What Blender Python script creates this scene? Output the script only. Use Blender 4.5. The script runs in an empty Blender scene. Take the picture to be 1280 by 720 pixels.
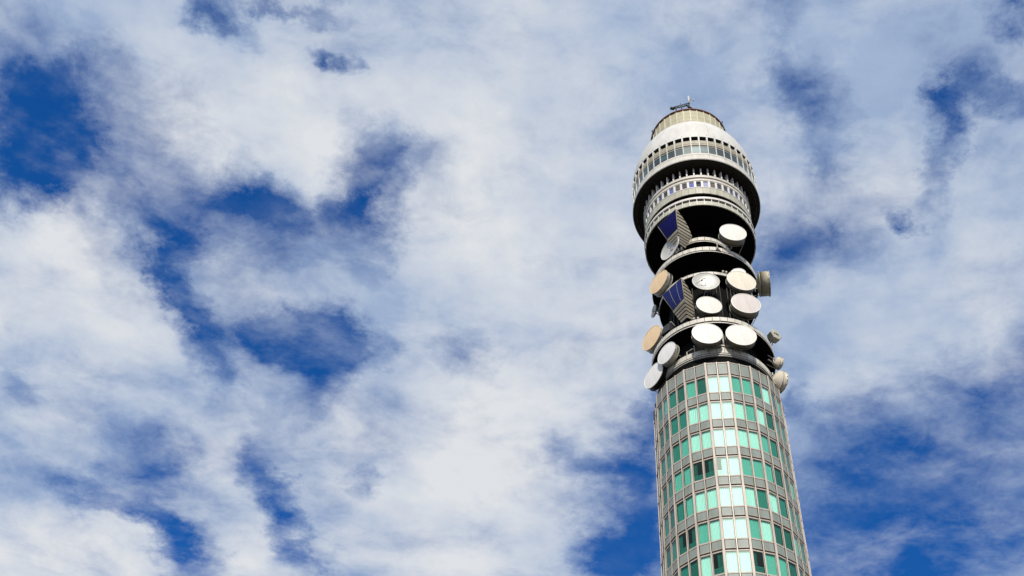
import bpy, bmesh, random
import numpy as np
from math import *
from mathutils import Matrix, Vector
random.seed(7)
scene = bpy.context.scene
col = scene.collection
GZ = -1.6                       # ground level; the camera's eye is at z = 0, the tower's axis is x = y = 0
CAM = Vector((-27.315, -107.366, 0.0))
PITCH, ROLL, FOC = radians(51.171), radians(4.998), 1529.1   # focal length in pixels of a 1280 px wide picture

# ------------------------------------------------------------------ materials
def new_mat(name):
    m = bpy.data.materials.new(name); m.use_nodes = True
    m.node_tree.nodes.clear(); return m, m.node_tree
def mat(name, color, rough=.5, metal=0., dirt=.25, dscale=1.2, bump=.0, streak=True, coat=0., spec=.5, fine=6.):
    """painted / metal surface with uneven dirt and vertical run-off streaks"""
    m, nt = new_mat(name); N = nt.nodes; L = nt.links
    out = N.new('ShaderNodeOutputMaterial'); b = N.new('ShaderNodeBsdfPrincipled')
    L.new(b.outputs[0], out.inputs[0])
    tc = N.new('ShaderNodeTexCoord'); mp = N.new('ShaderNodeMapping')
    mp.inputs['Scale'].default_value = (dscale, dscale, dscale*(.22 if streak else 1))
    L.new(tc.outputs['Object'], mp.inputs[0])
    n1 = N.new('ShaderNodeTexNoise'); n1.inputs['Scale'].default_value = 1.6; n1.inputs['Detail'].default_value = 8
    n1.inputs['Roughness'].default_value = .65
    L.new(mp.outputs[0], n1.inputs[0])
    r = N.new('ShaderNodeValToRGB'); r.color_ramp.elements[0].position = .35; r.color_ramp.elements[1].position = .7
    k = 1-dirt
    r.color_ramp.elements[0].color = (color[0]*k, color[1]*k*.98, color[2]*k*.93, 1)
    r.color_ramp.elements[1].color = (*color, 1)
    L.new(n1.outputs[0], r.inputs[0])
    n2 = N.new('ShaderNodeTexNoise'); n2.inputs['Scale'].default_value = fine; n2.inputs['Detail'].default_value = 5
    L.new(tc.outputs['Object'], n2.inputs[0])
    mr = N.new('ShaderNodeMapRange'); mr.inputs[3].default_value = max(rough-.1, .03); mr.inputs[4].default_value = min(rough+.15, 1)
    L.new(n2.outputs[0], mr.inputs[0]); L.new(mr.outputs[0], b.inputs['Roughness'])
    L.new(r.outputs[0], b.inputs['Base Color'])
    b.inputs['Metallic'].default_value = metal; b.inputs['Coat Weight'].default_value = coat
    b.inputs['Specular IOR Level'].default_value = spec
    if bump:
        bp = N.new('ShaderNodeBump'); bp.inputs['Strength'].default_value = bump; bp.inputs['Distance'].default_value = .02
        L.new(n2.outputs[0], bp.inputs['Height']); L.new(bp.outputs[0], b.inputs['Normal'])
    return m
def glass(name, tint, refl=.1, rough=.12):
    """tinted pane: clear for light, with a fresnel sky reflection"""
    m, nt = new_mat(name); N = nt.nodes; L = nt.links
    out = N.new('ShaderNodeOutputMaterial')
    t = N.new('ShaderNodeBsdfTransparent'); t.inputs[0].default_value = (*tint, 1)
    g = N.new('ShaderNodeBsdfGlossy'); g.inputs['Roughness'].default_value = rough
    g.inputs[0].default_value = (.95, 1, .98, 1)
    fr = N.new('ShaderNodeLayerWeight'); fr.inputs[0].default_value = .5      # same from both sides of the pane
    pw = N.new('ShaderNodeMath'); pw.operation = 'POWER'; pw.inputs[1].default_value = 4.5; L.new(fr.outputs['Facing'], pw.inputs[0])
    ad = N.new('ShaderNodeMath'); ad.operation = 'MULTIPLY_ADD'; ad.use_clamp = True; ad.inputs[1].default_value = .8; ad.inputs[2].default_value = refl
    L.new(pw.outputs[0], ad.inputs[0])
    tc = N.new('ShaderNodeTexCoord'); n = N.new('ShaderNodeTexNoise'); n.inputs['Scale'].default_value = 1.1
    L.new(tc.outputs['Object'], n.inputs[0])
    bp = N.new('ShaderNodeBump'); bp.inputs['Strength'].default_value = .12; bp.inputs['Distance'].default_value = .05
    L.new(n.outputs[0], bp.inputs['Height']); L.new(bp.outputs[0], g.inputs['Normal'])
    mx = N.new('ShaderNodeMixShader')
    L.new(ad.outputs[0], mx.inputs[0]); L.new(t.outputs[0], mx.inputs[1]); L.new(g.outputs[0], mx.inputs[2])
    L.new(mx.outputs[0], out.inputs[0])
    return m

M = {}
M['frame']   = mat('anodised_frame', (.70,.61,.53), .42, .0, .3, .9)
M['frame_shade'] = mat('mullion_side_brown_shade', (.17,.135,.105), .6, 0, .3, 1.2)  # mullion shade put into a darker brown than the lit nose
M['frame2']  = mat('transom_frame', (.56,.49,.43), .5, .0, .35, .9)
M['spandrel']= mat('grey_spandrel', (.27,.31,.285), .45, 0, .24, .9, spec=.3)
M['gapshade'] = mat('dark_gap_shade', (.03,.03,.028), .7, 0, .3)  # near-black; in gaps it stands in for their shade
M['slab']    = mat('ceiling_slab', (.42,.42,.40), .8, 0, .15)
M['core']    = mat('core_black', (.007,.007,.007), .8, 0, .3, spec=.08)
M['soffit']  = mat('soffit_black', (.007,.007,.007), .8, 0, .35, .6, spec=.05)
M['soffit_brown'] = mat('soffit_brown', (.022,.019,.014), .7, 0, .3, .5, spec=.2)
M['white']   = mat('white_paint', (.70,.675,.62), .5, 0, .25, .9)
M['dome']    = mat('dome_paint', (.72,.71,.68), .5, 0, .18, .5)
M['post']    = mat('white_post', (.76,.74,.70), .42, 0, .2, 1.5)
M['cream']   = mat('cream_panel', (.55,.54,.44), .5, 0, .3, 1.0)
M['beige']   = mat('beige_panel', (.42,.38,.27), .5, 0, .3, 1.2)
M['screen']  = mat('roof_screen_panel', (.54,.50,.33), .6, 0, .28, 1.5)
M['rust']    = mat('rust_trim', (.22,.07,.035), .7, 0, .4, 3)
M['parapet'] = mat('parapet_cream', (.72,.69,.61), .5, 0, .25, 1.6)
M['joint']   = mat('joint_brown', (.20,.12,.08), .8, 0, .3)
M['steel']   = mat('galvanised_steel', (.50,.49,.45), .5, .0, .3, 3)
M['conduit'] = mat('conduit_grey', (.09,.09,.085), .6, 0, .4, 2)
M['darksteel'] = mat('dark_steel', (.035,.035,.034), .55, .3, .3, 3)
M['face_white'] = mat('radome_white', (.78,.76,.72), .5, 0, .13, .9)
M['face_cream'] = mat('radome_cream', (.80,.74,.62), .5, 0, .14, .8)
M['face_pink']  = mat('radome_pinkish', (.66,.605,.585), .5, 0, .15, .8)
M['face_grey']  = mat('radome_grey', (.86,.85,.83), .5, 0, .1, .8)
M['face_tan']   = mat('radome_tan', (.86,.64,.40), .6, 0, .1, .8)
M['shroud']  = mat('shroud_beige', (.30,.27,.20), .55, .0, .3, 2)
M['shroud_white'] = mat('shroud_white', (.74,.71,.63), .5, 0, .22, 2)
M['shroud_cream'] = mat('shroud_cream', (.62,.56,.42), .5, 0, .35, 2)
M['rim']     = mat('rim_white', (.84,.83,.80), .4, 0, .1, 2)
M['reflector'] = mat('reflector_grey', (.60,.60,.57), .38, .25, .14, 1.2)
M['blue']    = mat('horn_blue', (.004,.005,.085), .8, 0, .3, 1.5, spec=.08)
M['blue2']   = mat('horn_blue_bright', (.006,.017,.19), .55, 0, .75, 3.2, streak=False, spec=.2)
M['rib']     = mat('horn_rib', (.36,.32,.25), .55, 0, .3, 2)
M['horn']    = mat('horn_panel', (.38,.355,.28), .5, .1, .3, 2)
M['curtain'] = mat('curtain_white', (.84,.84,.80), .85, 0, .06, 2)
M['curtain2']= mat('curtain_grey', (.5,.52,.49), .85, 0, .1, 2)
M['radiator']= mat('radiator_white', (.75,.75,.72), .5, 0, .1, 2)
M['blind_blue'] = mat('blind_blue', (.16,.22,.62), .6, 0, .15, 2)
M['blind_lilac'] = mat('blind_lilac', (.60,.60,.86), .6, 0, .08, 2)
M['blind_navy'] = mat('blind_navy', (.02,.035,.18), .5, 0, .2, 2)
M['blind_brown'] = mat('blind_brown', (.07,.038,.026), .6, 0, .3, 2)
M['blind_tan'] = mat('blind_tan', (.22,.15,.10), .6, 0, .3, 2)
M['dark']    = mat('dark_interior_shade', (.015,.013,.012), .6, 0, .2, 2)  # near-black; carries the shade of unlit rooms and the slots under the dome
M['g_clear'] = glass('glass_mint', (.80,.985,.955), .018, .42)
M['g_mid']   = glass('glass_green', (.57,.845,.80), .015, .42)
M['g_deep']  = glass('glass_deep_green', (.39,.69,.65), .015, .42)
M['g_obs']   = glass('glass_grey_teal', (.48,.62,.66), .05, .42)
M['g_drum']  = glass('glass_neutral', (.9,.9,.92), .03, .08)

# ------------------------------------------------------------------ mesh helpers
def ring_frame(azd):
    a = radians(azd); return Vector((cos(a), sin(a), 0)), Vector((-sin(a), cos(a), 0))
class MB:
    def __init__(s): s.v=[]; s.f=[]; s.m=[]; s.sm=[]
    def add(s, vs, fs, m=0, smooth=False):
        o=len(s.v); s.v += [tuple(p) for p in vs]
        for f in fs: s.f.append([i+o for i in f]); s.m.append(m); s.sm.append(smooth)
    def hexa(s, p, m=0):        # p: 4 bottom corners then 4 top corners
        s.add(p, [(0,1,2,3),(7,6,5,4),(0,4,5,1),(1,5,6,2),(2,6,7,3),(3,7,4,0)], m)
    def box(s, x0,x1,y0,y1,z0,z1, m=0):
        s.hexa([(x0,y0,z0),(x1,y0,z0),(x1,y1,z0),(x0,y1,z0),(x0,y0,z1),(x1,y0,z1),(x1,y1,z1),(x0,y1,z1)], m)
    def rbox(s, azd, r0,r1, t0,t1, z0,z1, m=0, tz=None):
        n,t = ring_frame(azd)
        q=[n*r+t*u for r,u in ((r0,t0),(r1,t0),(r1,t1),(r0,t1))]
        s.hexa([(*p.xy,z0) for p in q]+[(*p.xy,z1) for p in q], m)
    def lathe(s, prof, n=96, a0=0., m=0, smooth=True, closed=False, flat_n=None):
        k=len(prof); vs=[]
        for i in range(n):
            a=radians(a0)+2*pi*i/n
            vs += [(r*cos(a), r*sin(a), z) for r,z in prof]
        fs=[]
        for i in range(n):
            j=(i+1)%n
            for q in range(k if closed else k-1):
                q2=(q+1)%k
                fs.append((i*k+q, j*k+q, j*k+q2, i*k+q2))
        s.add(vs, fs, m, smooth)
    def band(s, r0,r1,z0,z1, n=96, a0=0., m=0, smooth=False):
        s.lathe([(r0,z0),(r1,z0),(r1,z1),(r0,z1)], n, a0, m, smooth, True)
    def tube(s, p0, p1, r, n=8, m=0, r2=None):
        p0,p1=Vector(p0),Vector(p1); d=(p1-p0).normalized()
        u=d.orthogonal().normalized(); w=d.cross(u); r2=r if r2 is None else r2
        vs=[]
        for p,rr in ((p0,r),(p1,r2)):
            for i in range(n):
                a=2*pi*i/n; vs.append(p+(u*cos(a)+w*sin(a))*rr)
        s.add(vs, [(i,(i+1)%n,n+(i+1)%n,n+i) for i in range(n)], m, True)
        s.add(vs, [tuple(range(n-1,-1,-1)), tuple(range(n,2*n))], m)
    def xlathe(s, prof, n=48, m=0, smooth=True, closed=False):   # about the local X axis: (radius, x)
        k=len(prof); vs=[]
        for i in range(n):
            a=2*pi*i/n
            vs += [(x, r*cos(a), r*sin(a)) for r,x in prof]
        fs=[]
        for i in range(n):
            j=(i+1)%n
            for q in range(k if closed else k-1):
                q2=(q+1)%k; fs.append((i*k+q, j*k+q, j*k+q2, i*k+q2))
        s.add(vs, fs, m, smooth)
    def mesh(s, name, mats):
        me=bpy.data.meshes.new(name); me.from_pydata(s.v, [], s.f)
        for mm in mats: me.materials.append(M[mm])
        me.polygons.foreach_set('material_index', s.m); me.polygons.foreach_set('use_smooth', s.sm)
        bm=bmesh.new(); bm.from_mesh(me)
        bmesh.ops.remove_doubles(bm, verts=bm.verts, dist=1e-5)
        bmesh.ops.recalc_face_normals(bm, faces=bm.faces)
        for e in bm.edges:
            if len(e.link_faces)==2 and e.calc_face_angle(0)>radians(32): e.smooth=False
        bm.to_mesh(me); bm.free(); me.update(); return me
    def build(s, name, mats, parent=None, loc=None):
        if isinstance(mats,str): mats=[mats]
        if parent is not None and loc is None:   # tower coordinates -> parent's
            o=parent.location; s.v=[(a-o[0],b-o[1],c-o[2]) for a,b,c in s.v]
        ob=bpy.data.objects.new(name, s.mesh(name,mats)); col.objects.link(ob)
        ob.parent=parent
        if loc is not None: ob.location=loc
        return ob
def link(name, me, parent, loc=(0,0,0), rz=0.):
    o=bpy.data.objects.new(name, me); col.objects.link(o); o.parent=parent; o.location=loc; o.rotation_euler=(0,0,rz); return o
def thing(name, label, cat, loc=(0,0,0), rz=0., group=None):
    o=bpy.data.objects.new(name,None); col.objects.link(o); o.location=loc; o.rotation_euler=(0,0,rz)
    o.empty_display_size=.5
    o['label']=label; o['category']=cat
    if group: o['group']=group
    return o

# ------------------------------------------------------------------ ground
g=MB(); S=3000.
g.add([(-S,-S,GZ),(S,-S,GZ),(S,S,GZ),(-S,S,GZ)],[(0,1,2,3)])
M['ground']=mat('pavement_grey',(.09,.088,.082),.85,0,.25,.05,streak=False,fine=2.)
go=g.build('ground','ground'); go['kind']='structure'

# ------------------------------------------------------------------ THE TOWER
tower=thing('communications_tower','tall round tower with mint green windows, dish galleries and a white drum head','tower',(0,0,GZ))
NF=18; PHI=-90-.965; R=8.0; AP=R*cos(radians(10)); HW=R*sin(radians(10))
def vaz(k): return PHI+20*(k-3)
ZT=112.7; ST=4.457; W0=107.50; WH=2.80      # top of the cladding, storey, sill of the top windows, window height
NST=25

# inner core of the office shaft, floors and ceilings
b=MB(); b.lathe([(5.6,GZ),(5.6,ZT-.6),(.01,ZT-.6)],48,0,0)
b.build('shaft_core','slab',tower)
b=MB(); b.band(.5,7.95,ZT-.02,ZT+.12,NF,PHI,0); b.build('shaft_roof','gapshade',tower)

# mullions: 18 corner ones and 18 in the middle of each face
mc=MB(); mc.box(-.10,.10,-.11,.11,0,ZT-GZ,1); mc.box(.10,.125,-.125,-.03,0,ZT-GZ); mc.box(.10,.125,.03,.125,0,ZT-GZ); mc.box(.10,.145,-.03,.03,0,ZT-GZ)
mcm=mc.mesh('corner_mullion',['frame','frame_shade'])
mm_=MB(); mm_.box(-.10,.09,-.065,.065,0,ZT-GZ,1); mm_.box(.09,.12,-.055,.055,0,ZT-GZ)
mmm=mm_.mesh('mullion',['frame','frame_shade'])
for k in range(NF):
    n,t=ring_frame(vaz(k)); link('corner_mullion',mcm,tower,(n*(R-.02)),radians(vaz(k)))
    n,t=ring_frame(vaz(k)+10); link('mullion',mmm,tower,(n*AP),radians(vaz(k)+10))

# spandrel bands, one per storey
def spandrel(z0, z1, top=False):
    b=MB(); rnd=random.Random(int(z0*10))
    # floor slab behind
    b.band(5.55,7.72,z0+.25,z1-.25,NF,PHI,2)
    for k in range(NF):
        az=vaz(k)+10
        for s in (-1,1):
            if s<0: t0,t1=-HW+.13,-.08
            else:   t0,t1=.08,HW-.13
            b.rbox(az, AP-.12,AP+.035, t0,t1, z1-.15,z1-.004, 1)       # sill rail under the window above
            b.rbox(az, AP-.12,AP+.03, t0,t1, z0+.004,z0+.12, 1)       # head rail over the window below
            b.rbox(az, AP-.16,AP-.06, t0,t1, z0+.13,z1-.17, 3)        # dark back
            w=rnd.uniform(-.012,.012)
            # hopper panel, its foot tipped out
            n,t=ring_frame(az); zb=z0+.33; zt=z1-.20
            def P(r,u,z): q=n*r+t*u; return (q.x,q.y,z)
            fb=AP+.075+w; ft=AP+.01
            b.hexa([P(AP-.05,t0+.05,zb),P(fb,t0+.05,zb),P(fb,t1-.05,zb),P(AP-.05,t1-.05,zb),
                    P(AP-.05,t0+.05,zt),P(ft,t0+.05,zt),P(ft,t1-.05,zt),P(AP-.05,t1-.05,zt)],0)
            b.rbox(az, AP-.03,fb+.035, t0+.03,t1-.03, zb-.06,zb-.003, 1) # lip under the panel
            for u in (t0+.07,t1-.07): b.rbox(az, AP+.05,AP+.17, u-.045,u+.045, zb-.11,zb-.063, 1)
    return b.build('spandrel_band',['spandrel','frame2','slab','gapshade'],tower)
for k in range(NST-1):
    zs=W0-ST*k
    spandrel(zs-(ST-WH), zs)
spandrel(W0+WH, ZT)

# windows of the office shaft
OPW=HW-.13-.08                       # clear width
def bar_frame(b, w, h, m=0, T=.05):
    b.box(-.05,.03,-w/2,-w/2+T,0,h,m); b.box(-.05,.03,w/2-T,w/2,0,h,m)
    b.box(-.05,.03,-w/2+T,w/2-T,0,T,m); b.box(-.05,.03,-w/2+T,w/2-T,h-T,h,m)
fb=MB(); bar_frame(fb,OPW,WH); win_frame=fb.mesh('window',['frame2'])
panes={}
for gname in ('g_clear','g_mid','g_deep'):
    p=MB(); p.box(-.022,-.010,-OPW/2+.05,OPW/2-.05,.05,WH-.05); panes[gname]=p.mesh('pane',[gname])
def curtain_mesh(seed, mname, amp=.035, folds=11, y0=None, y1=None, lift=0.):
    rnd=random.Random(seed); b=MB(); y0=-OPW/2-.02 if y0 is None else y0; y1=OPW/2+.02 if y1 is None else y1
    n=int(folds*8); vs=[]; ph=rnd.uniform(0,6); 
    for zi,z in enumerate((lift,WH*.5,WH+.05)):
        for i in range(n+1):
            u=i/n; x=-.17+amp*sin(2*pi*folds*u+ph+.8*sin(5*u+ph)+zi*.25)*(1+.4*sin(9*u+ph))
            vs.append((x, y0+(y1-y0)*u+.012*sin(17*u+zi), z))
    m=n+1
    b.add(vs,[(r*m+i,r*m+i+1,(r+1)*m+i+1,(r+1)*m+i) for r in (0,1) for i in range(n)],0,True)
    me=b.mesh('curtain',[mname])
    return me
cur_w=[curtain_mesh(i,'curtain',amp=random.uniform(.04,.06),folds=random.choice((6,7,8))) for i in range(5)]
cur_g=[curtain_mesh(20+i,'curtain2',amp=.03,folds=9) for i in range(3)]
cur_half=[curtain_mesh(31,'curtain',y0=-.05,y1=OPW/2),curtain_mesh(32,'curtain2',y0=-OPW/2,y1=-.1),curtain_mesh(33,'curtain',y0=-OPW/2,y1=.25),curtain_mesh(34,'curtain2',y0=-.12,y1=OPW/2)]
rb=MB()
for i in range(14): rb.box(-.19,-.13,-.50+i*.072,-.46+i*.072,.22,.80)
rb.box(-.20,-.12,-.54,.54,.80,.90); rb.box(-.20,-.12,-.54,.54,.14,.22)
rad_me=rb.mesh('radiator',['radiator'])
# what shows in each row from the top, columns from the left face: b bright, m mid, k deep, o open, h half-drawn
rows={-1:['kkkkkkkk','kkkkkkkk'],}
grid=[ #  Y   Z   A   B   C   D   E   F     (faces between vertices, two windows each)
 'km'+'kk'+'mk'+'bb'+'mm'+'kb'+'km'+'kk',
 'kk'+'kk'+'bb'+'bb'+'bm'+'bk'+'kk'+'mk',
 'kk'+'km'+'bb'+'bb'+'bb'+'mk'+'kk'+'kk',
 'kk'+'mm'+'oo'+'hb'+'mm'+'mk'+'km'+'kk',
 'kk'+'km'+'bb'+'bb'+'bk'+'bk'+'kk'+'mk',
 'kk'+'oo'+'mb'+'bb'+'mb'+'kk'+'mk'+'kk',
 'kk'+'kk'+'bo'+'bb'+'om'+'mk'+'kk'+'kk',
 'kk'+'km'+'mb'+'bb'+'bm'+'km'+'kk'+'mk']
def style(k, s, row):
    # face k lies between vertex k and k+1; face Y is k=-1
    c=(k+1)%NF*2+s
    if row<len(grid) and c<16: return grid[row][c]
    return random.choice('kkmmbo')
def facet_size(k,row):   # how large a face shows from the street: facing and distance
    az=vaz(k)+10; n,_=ring_frame(az); p=Vector((n.x*AP,n.y*AP,W0-ST*row)); v=(CAM-p)
    return (v.normalized().dot(n))/v.length**2 * 1e4
cells=[]
for row in range(NST):
    for k in range(-1,NF-1):
        for s in (0,1):
            vis = facet_size(k,row)>0 and row<8
            cells.append((facet_size(k,row) if vis else -1,row,k,s))
cells.sort(key=lambda c:-c[0])
big=set(c[1:] for c in cells[:100])
stuff=MB()
def put_world(b, me, loc, rz, midx):
    c,s_=cos(rz),sin(rz); vs=[(v.co.x*c-v.co.y*s_+loc[0], v.co.x*s_+v.co.y*c+loc[1], v.co.z+loc[2]) for v in me.vertices]
    b.add(vs,[tuple(p.vertices) for p in me.polygons],midx)
SM=['frame2','g_clear','g_mid','g_deep','curtain','curtain2','radiator']
for _,row,k,s in cells:
    az=vaz(k)+10; n,t=ring_frame(az); u=(-1 if s==0 else 1)*(.08+OPW/2)
    z=W0-ST*row
    if z<GZ+.1: continue
    p=n*AP+t*u; loc=(p.x,p.y,z-GZ); st=style(k,s,row)
    pane={'b':'g_clear','m':'g_mid','k':'g_deep','o':'g_deep','h':'g_clear'}[st]
    cur={'b':random.choice(cur_w),'m':random.choice(cur_w),'k':random.choice(cur_w+cur_g),'o':None,'h':cur_half[0]}[st]
    if st=='o': cur=cur_half[1] if s==0 else cur_half[3]
    if (row,k,s) in big:
        w=link('window',win_frame,tower,loc,radians(az)); 
        link('pane',panes[pane],w)
        if cur: link('curtain',cur,w)
        if st in 'oh': link('radiator',rad_me,w)
    else:
        wl=(p.x,p.y,z)
        put_world(stuff,win_frame,wl,radians(az),0); put_world(stuff,panes[pane],wl,radians(az),SM.index(pane))
        if cur: put_world(stuff,cur,wl,radians(az),5 if cur in cur_g else 4)
so=stuff.build('window',SM,tower); so['kind']='stuff'; so['label']='narrow side windows and lower windows of the shaft'

# dark recessed collar between the shaft and the galleries, with a thin lip
b=MB(); b.lathe([(7.25,ZT+.1),(7.25,114.45)],96,0,0)
b.band(6.9,7.42,114.45,114.62,96,0,1); b.build('collar',['soffit','steel'],tower)

# narrow core behind the dishes
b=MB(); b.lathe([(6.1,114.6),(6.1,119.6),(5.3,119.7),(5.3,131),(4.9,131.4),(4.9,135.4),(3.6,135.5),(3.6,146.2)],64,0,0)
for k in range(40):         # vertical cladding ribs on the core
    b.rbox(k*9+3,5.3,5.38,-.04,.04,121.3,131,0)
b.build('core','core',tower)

cb=MB(); cb.tube((0,0,0),(0,0,9.7),.05); cdm=cb.mesh('conduit',['conduit'])
for az in (-128,-122,-101,-97,-72,-66,-60,-30,-150,-160):
    n,t=ring_frame(az); link('conduit',cdm,tower,(n.x*5.5,n.y*5.5,121.3-GZ))
lb=MB(); lb.tube((0,-.25,0),(0,-.25,9.7),.04); lb.tube((0,.25,0),(0,.25,9.7),.04)
for i in range(32): lb.tube((0,-.25,.15+.3*i),(0,.25,.15+.3*i),.025,5)
n,t=ring_frame(-86); link('ladder',lb.mesh('ladder',['conduit']),tower,(n.x*5.6,n.y*5.6,121.3-GZ),radians(-86))
def gallery(zb, r, zp0, zp1, nseg, thick=.35, lip=True, a0=0, rin=3.4, under='soffit', strip=True):
    d=MB()
    d.lathe([(rin,zb+thick),(r-.04,zb+thick),(r-.04,zb),(r-.6,zb-.02),(r-.62,zb+.1),(r-1.5,zb+.1),(r-1.52,zb-.02),(rin,zb-.02)],120,0,0,True,True)
    for k in range(24): d.rbox(k*15+5,rin,r-.1,-.05,.05,zb-.12,zb-.021,0)
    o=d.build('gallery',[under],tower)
    p=MB()
    if lip: p.band(r-.10,r+.03,zb+.03,zb+.17,120,0,1)
    da=360/nseg
    for k in range(nseg):
        w=r*sin(radians(da/2))
        p.rbox(a0+k*da,r-.13,r-.01,-w+.035,w-.035,zp0,zp1,0)
        p.rbox(a0+(k+.5)*da,r-.15,r-.03,-.05,.05,zb+.2,zp1-.03,2)
    if strip: p.band(r-.16,r-.09,zp0-.14,zp0-.03,120,0,2)
    p.band(r-.17,r-.10,zp0,zp1-.02,120,0,2)
    ml=p.mesh('parapet',['parapet','white','joint'])
    q=bpy.data.objects.new('parapet',ml); col.objects.link(q); q.parent=o; q.location=(0,0,-GZ)*1 if False else (0,0,0)
    for v in ml.vertices: v.co.z-=GZ
    return o
gallery(114.62,7.5,114.98,115.75,48,.2,True,2)           # lowest, on the collar
gallery(120.02,8.05,120.50,121.22,52,.35,True,-90)       # big one
gallery(131.75,6.62,132.0,132.5,46,.3,False,-88)        # middle
gallery(135.97,7.42,136.38,137.12,50,.3,True,-91)       # under the head, wide
gallery(142.22,4.5,142.62,143.36,30,.2,True,-89,3.4)     # small top one

# ---------------- head
ND=48; DA=360/ND; A0=-91.2
b=MB()
# black soffit of the head and the mass behind
b.lathe([(3.5,146.3),(8.0,146.3),(8.0,147.0),(7.4,147.0),(7.4,149.4),(7.55,149.4),(7.55,155.7)],120,0,0)
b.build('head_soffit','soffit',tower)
b=MB()
b.lathe([(7.3,155.95),(9.1,155.95),(9.12,155.78),(9.7,155.86)],120,0,0,True)
b.lathe([(9.1,155.99),(9.1,161.0),(8.9,161.0),(8.9,162.38),(9.58,162.38),(9.58,162.415),(8.8,162.42)],96,0,1,True)  # slot wall and dome underside coloured dark to carry the slots' shade
for k in range(24): b.rbox(k*15,7.6,9.05,-.03,.03,155.86,155.949,0)
b.build('head_overhang',['soffit_brown','dark'],tower)

# pale parapet ring at the foot of the head
b=MB()
for k in range(ND):
    w=8.12*sin(radians(DA/2)); az=A0+k*DA
    b.rbox(az,7.98,8.12,-w+.03,w-.03,146.28,147.22,0)
    b.rbox(az+DA/2,7.95,8.16,-.05,.05,146.26,147.86,1)
b.band(8.0,8.05,146.6,146.68,96,0,2)
b.band(7.98,8.22,147.72,148.18,144,0,1,True)
b.build('foot_parapet',['cream','post','joint'],tower)

# lower drum: panels, sill bands, windows
b=MB()
for k in range(ND):
    w=8.0*cos(radians(DA/2))*tan(radians(DA/2)); az=A0+k*DA
    b.rbox(az,7.85,7.985,-w+.018,w-.018,149.42,150.86,0)
    b.rbox(az,7.85,8.03,-w+.02,w-.02,150.89,150.98,1)
b.band(7.80,7.95,149.45,150.84,96,0,2)
b.build('drum_panels',['cream','post','joint'],tower)
b=MB()
b.band(7.5,8.06,152.66,153.16,144,0,0,True)
b.band(7.5,8.10,153.48,153.98,144,0,0,True)
b.band(7.5,7.85,153.17,153.47,96,0,1)
b.build('drum_bands',['white','rust'],tower)
b=MB(); b.box(-.38,.12,-.095,.095,0,1.86); pm=b.mesh('drum_post',['rim'])
b=MB(); b.band(7.80,7.88,154.30,154.42,ND,A0,0); b.build('drum_rail',['post'],tower)
for k in range(ND):
    n,t=ring_frame(A0+(k+.5)*DA); link('drum_post',pm,tower,(n.x*8,n.y*8,153.98-GZ),radians(A0+(k+.5)*DA))
# small windows of the drum: wide white frames
wh=152.66-150.98; ww=8.0*2*sin(radians(DA/2))
f=MB(); f.box(-.12,.045,-ww/2+.0,-.355,0,wh); f.box(-.12,.045,.355,ww/2-.0,0,wh); f.box(-.12,.02,-.355,.355,wh-.14,wh); f.box(-.12,.05,-.355,.355,0,.12)
dw=f.mesh('drum_window',['post'])
pg=MB(); pg.box(-.06,-.05,-.355,.355,.12,wh-.14); dpane=pg.mesh('pane',['g_drum'])
blind={}
for key in ('blind_blue','blind_lilac','blind_navy','blind_brown','blind_tan','dark'):
    q=MB()
    if key=='dark': q.box(-.30,-.28,-.34,.34,.1,wh)  # no blind here: a near-black sheet stands in for room shade
    else:
        q.box(-.10,-.085,-.355,.355,random.choice((.12,.2,.3)),wh-.14)
    blind[key]=q.mesh('blind',[key])
seq='brown tan navy dark brown blue dark brown navy dark blue tan brown blue dark lilac tan brown brown navy navy navy dark brown dark navy'.split()
# index so that the lilac one faces the street nearest (px 879)
for k in range(ND):
    az=A0+k*DA; rel=((k+ND//2)%ND)-ND//2       # k=0 is the window nearest the camera's right
    n,t=ring_frame(az); c=7.96*cos(radians(DA/2))
    w=link('drum_window',dw,tower,(n.x*c,n.y*c,150.98-GZ),radians(az)); link('pane',dpane,w)
    i=rel+15-0
    key=seq[i] if 0<=i<len(seq) else random.choice(seq)
    key='dark' if key=='dark' else 'blind_'+key
    link('blind',blind[key],w)

# observation storey
b=MB()
b.lathe([(9.1,157.72),(9.62,157.72),(9.63,157.6),(9.66,156.9),(9.78,155.98),(9.70,155.86),(9.1,155.86)],144,0,0,True,True)
b.band(9.58,9.66,157.30,157.36,144,0,1)
for k in range(24): b.rbox(A0+DA/2+k*15,9.56,9.74,-.012,.012,156.0,157.3,1)
b.build('observation_band',['white','cream'],tower)
b=MB()
for k in range(ND):
    w=9.5*tan(radians(DA/2)); az=A0+k*DA
    b.rbox(az,9.30,9.60,-w+.03,w-.03,160.08,161.22,0)
    b.rbox(az,9.32,9.64,-w+.03,w-.03,160.50,160.60,1)
    b.rbox(az,9.32,9.61,-w+.02,w-.02,161.23,161.32,1)
    b.rbox(az,9.30,9.36,-w+.03,w-.03,161.34,161.42,2)
    if k%3==0: b.rbox(az+1,9.1,9.3,-.2,.1,161.4,161.6,3)
b.band(9.2,9.615,159.76,160.06,144,0,4)  # solid band; the dark line's shade under the panels is in its colour
b.build('observation_parapet',['beige','cream','rust','white','gapshade'],tower)
b=MB()
b.box(-.05,.16,-.06,.06,0,2.12); b.box(-.08,.18,-.06,.06,2.12,3.83); b.box(-.45,.16,-.11,.11,3.83,4.92); pm=b.mesh('observation_post',['post'])
for k in range(ND):
    n,t=ring_frame(A0+(k+.5)*DA); link('observation_post',pm,tower,(n.x*9.5,n.y*9.5,157.50-GZ),radians(A0+(k+.5)*DA))
owh=159.72-157.72; oww=2*9.56*tan(radians(DA/2))
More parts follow.
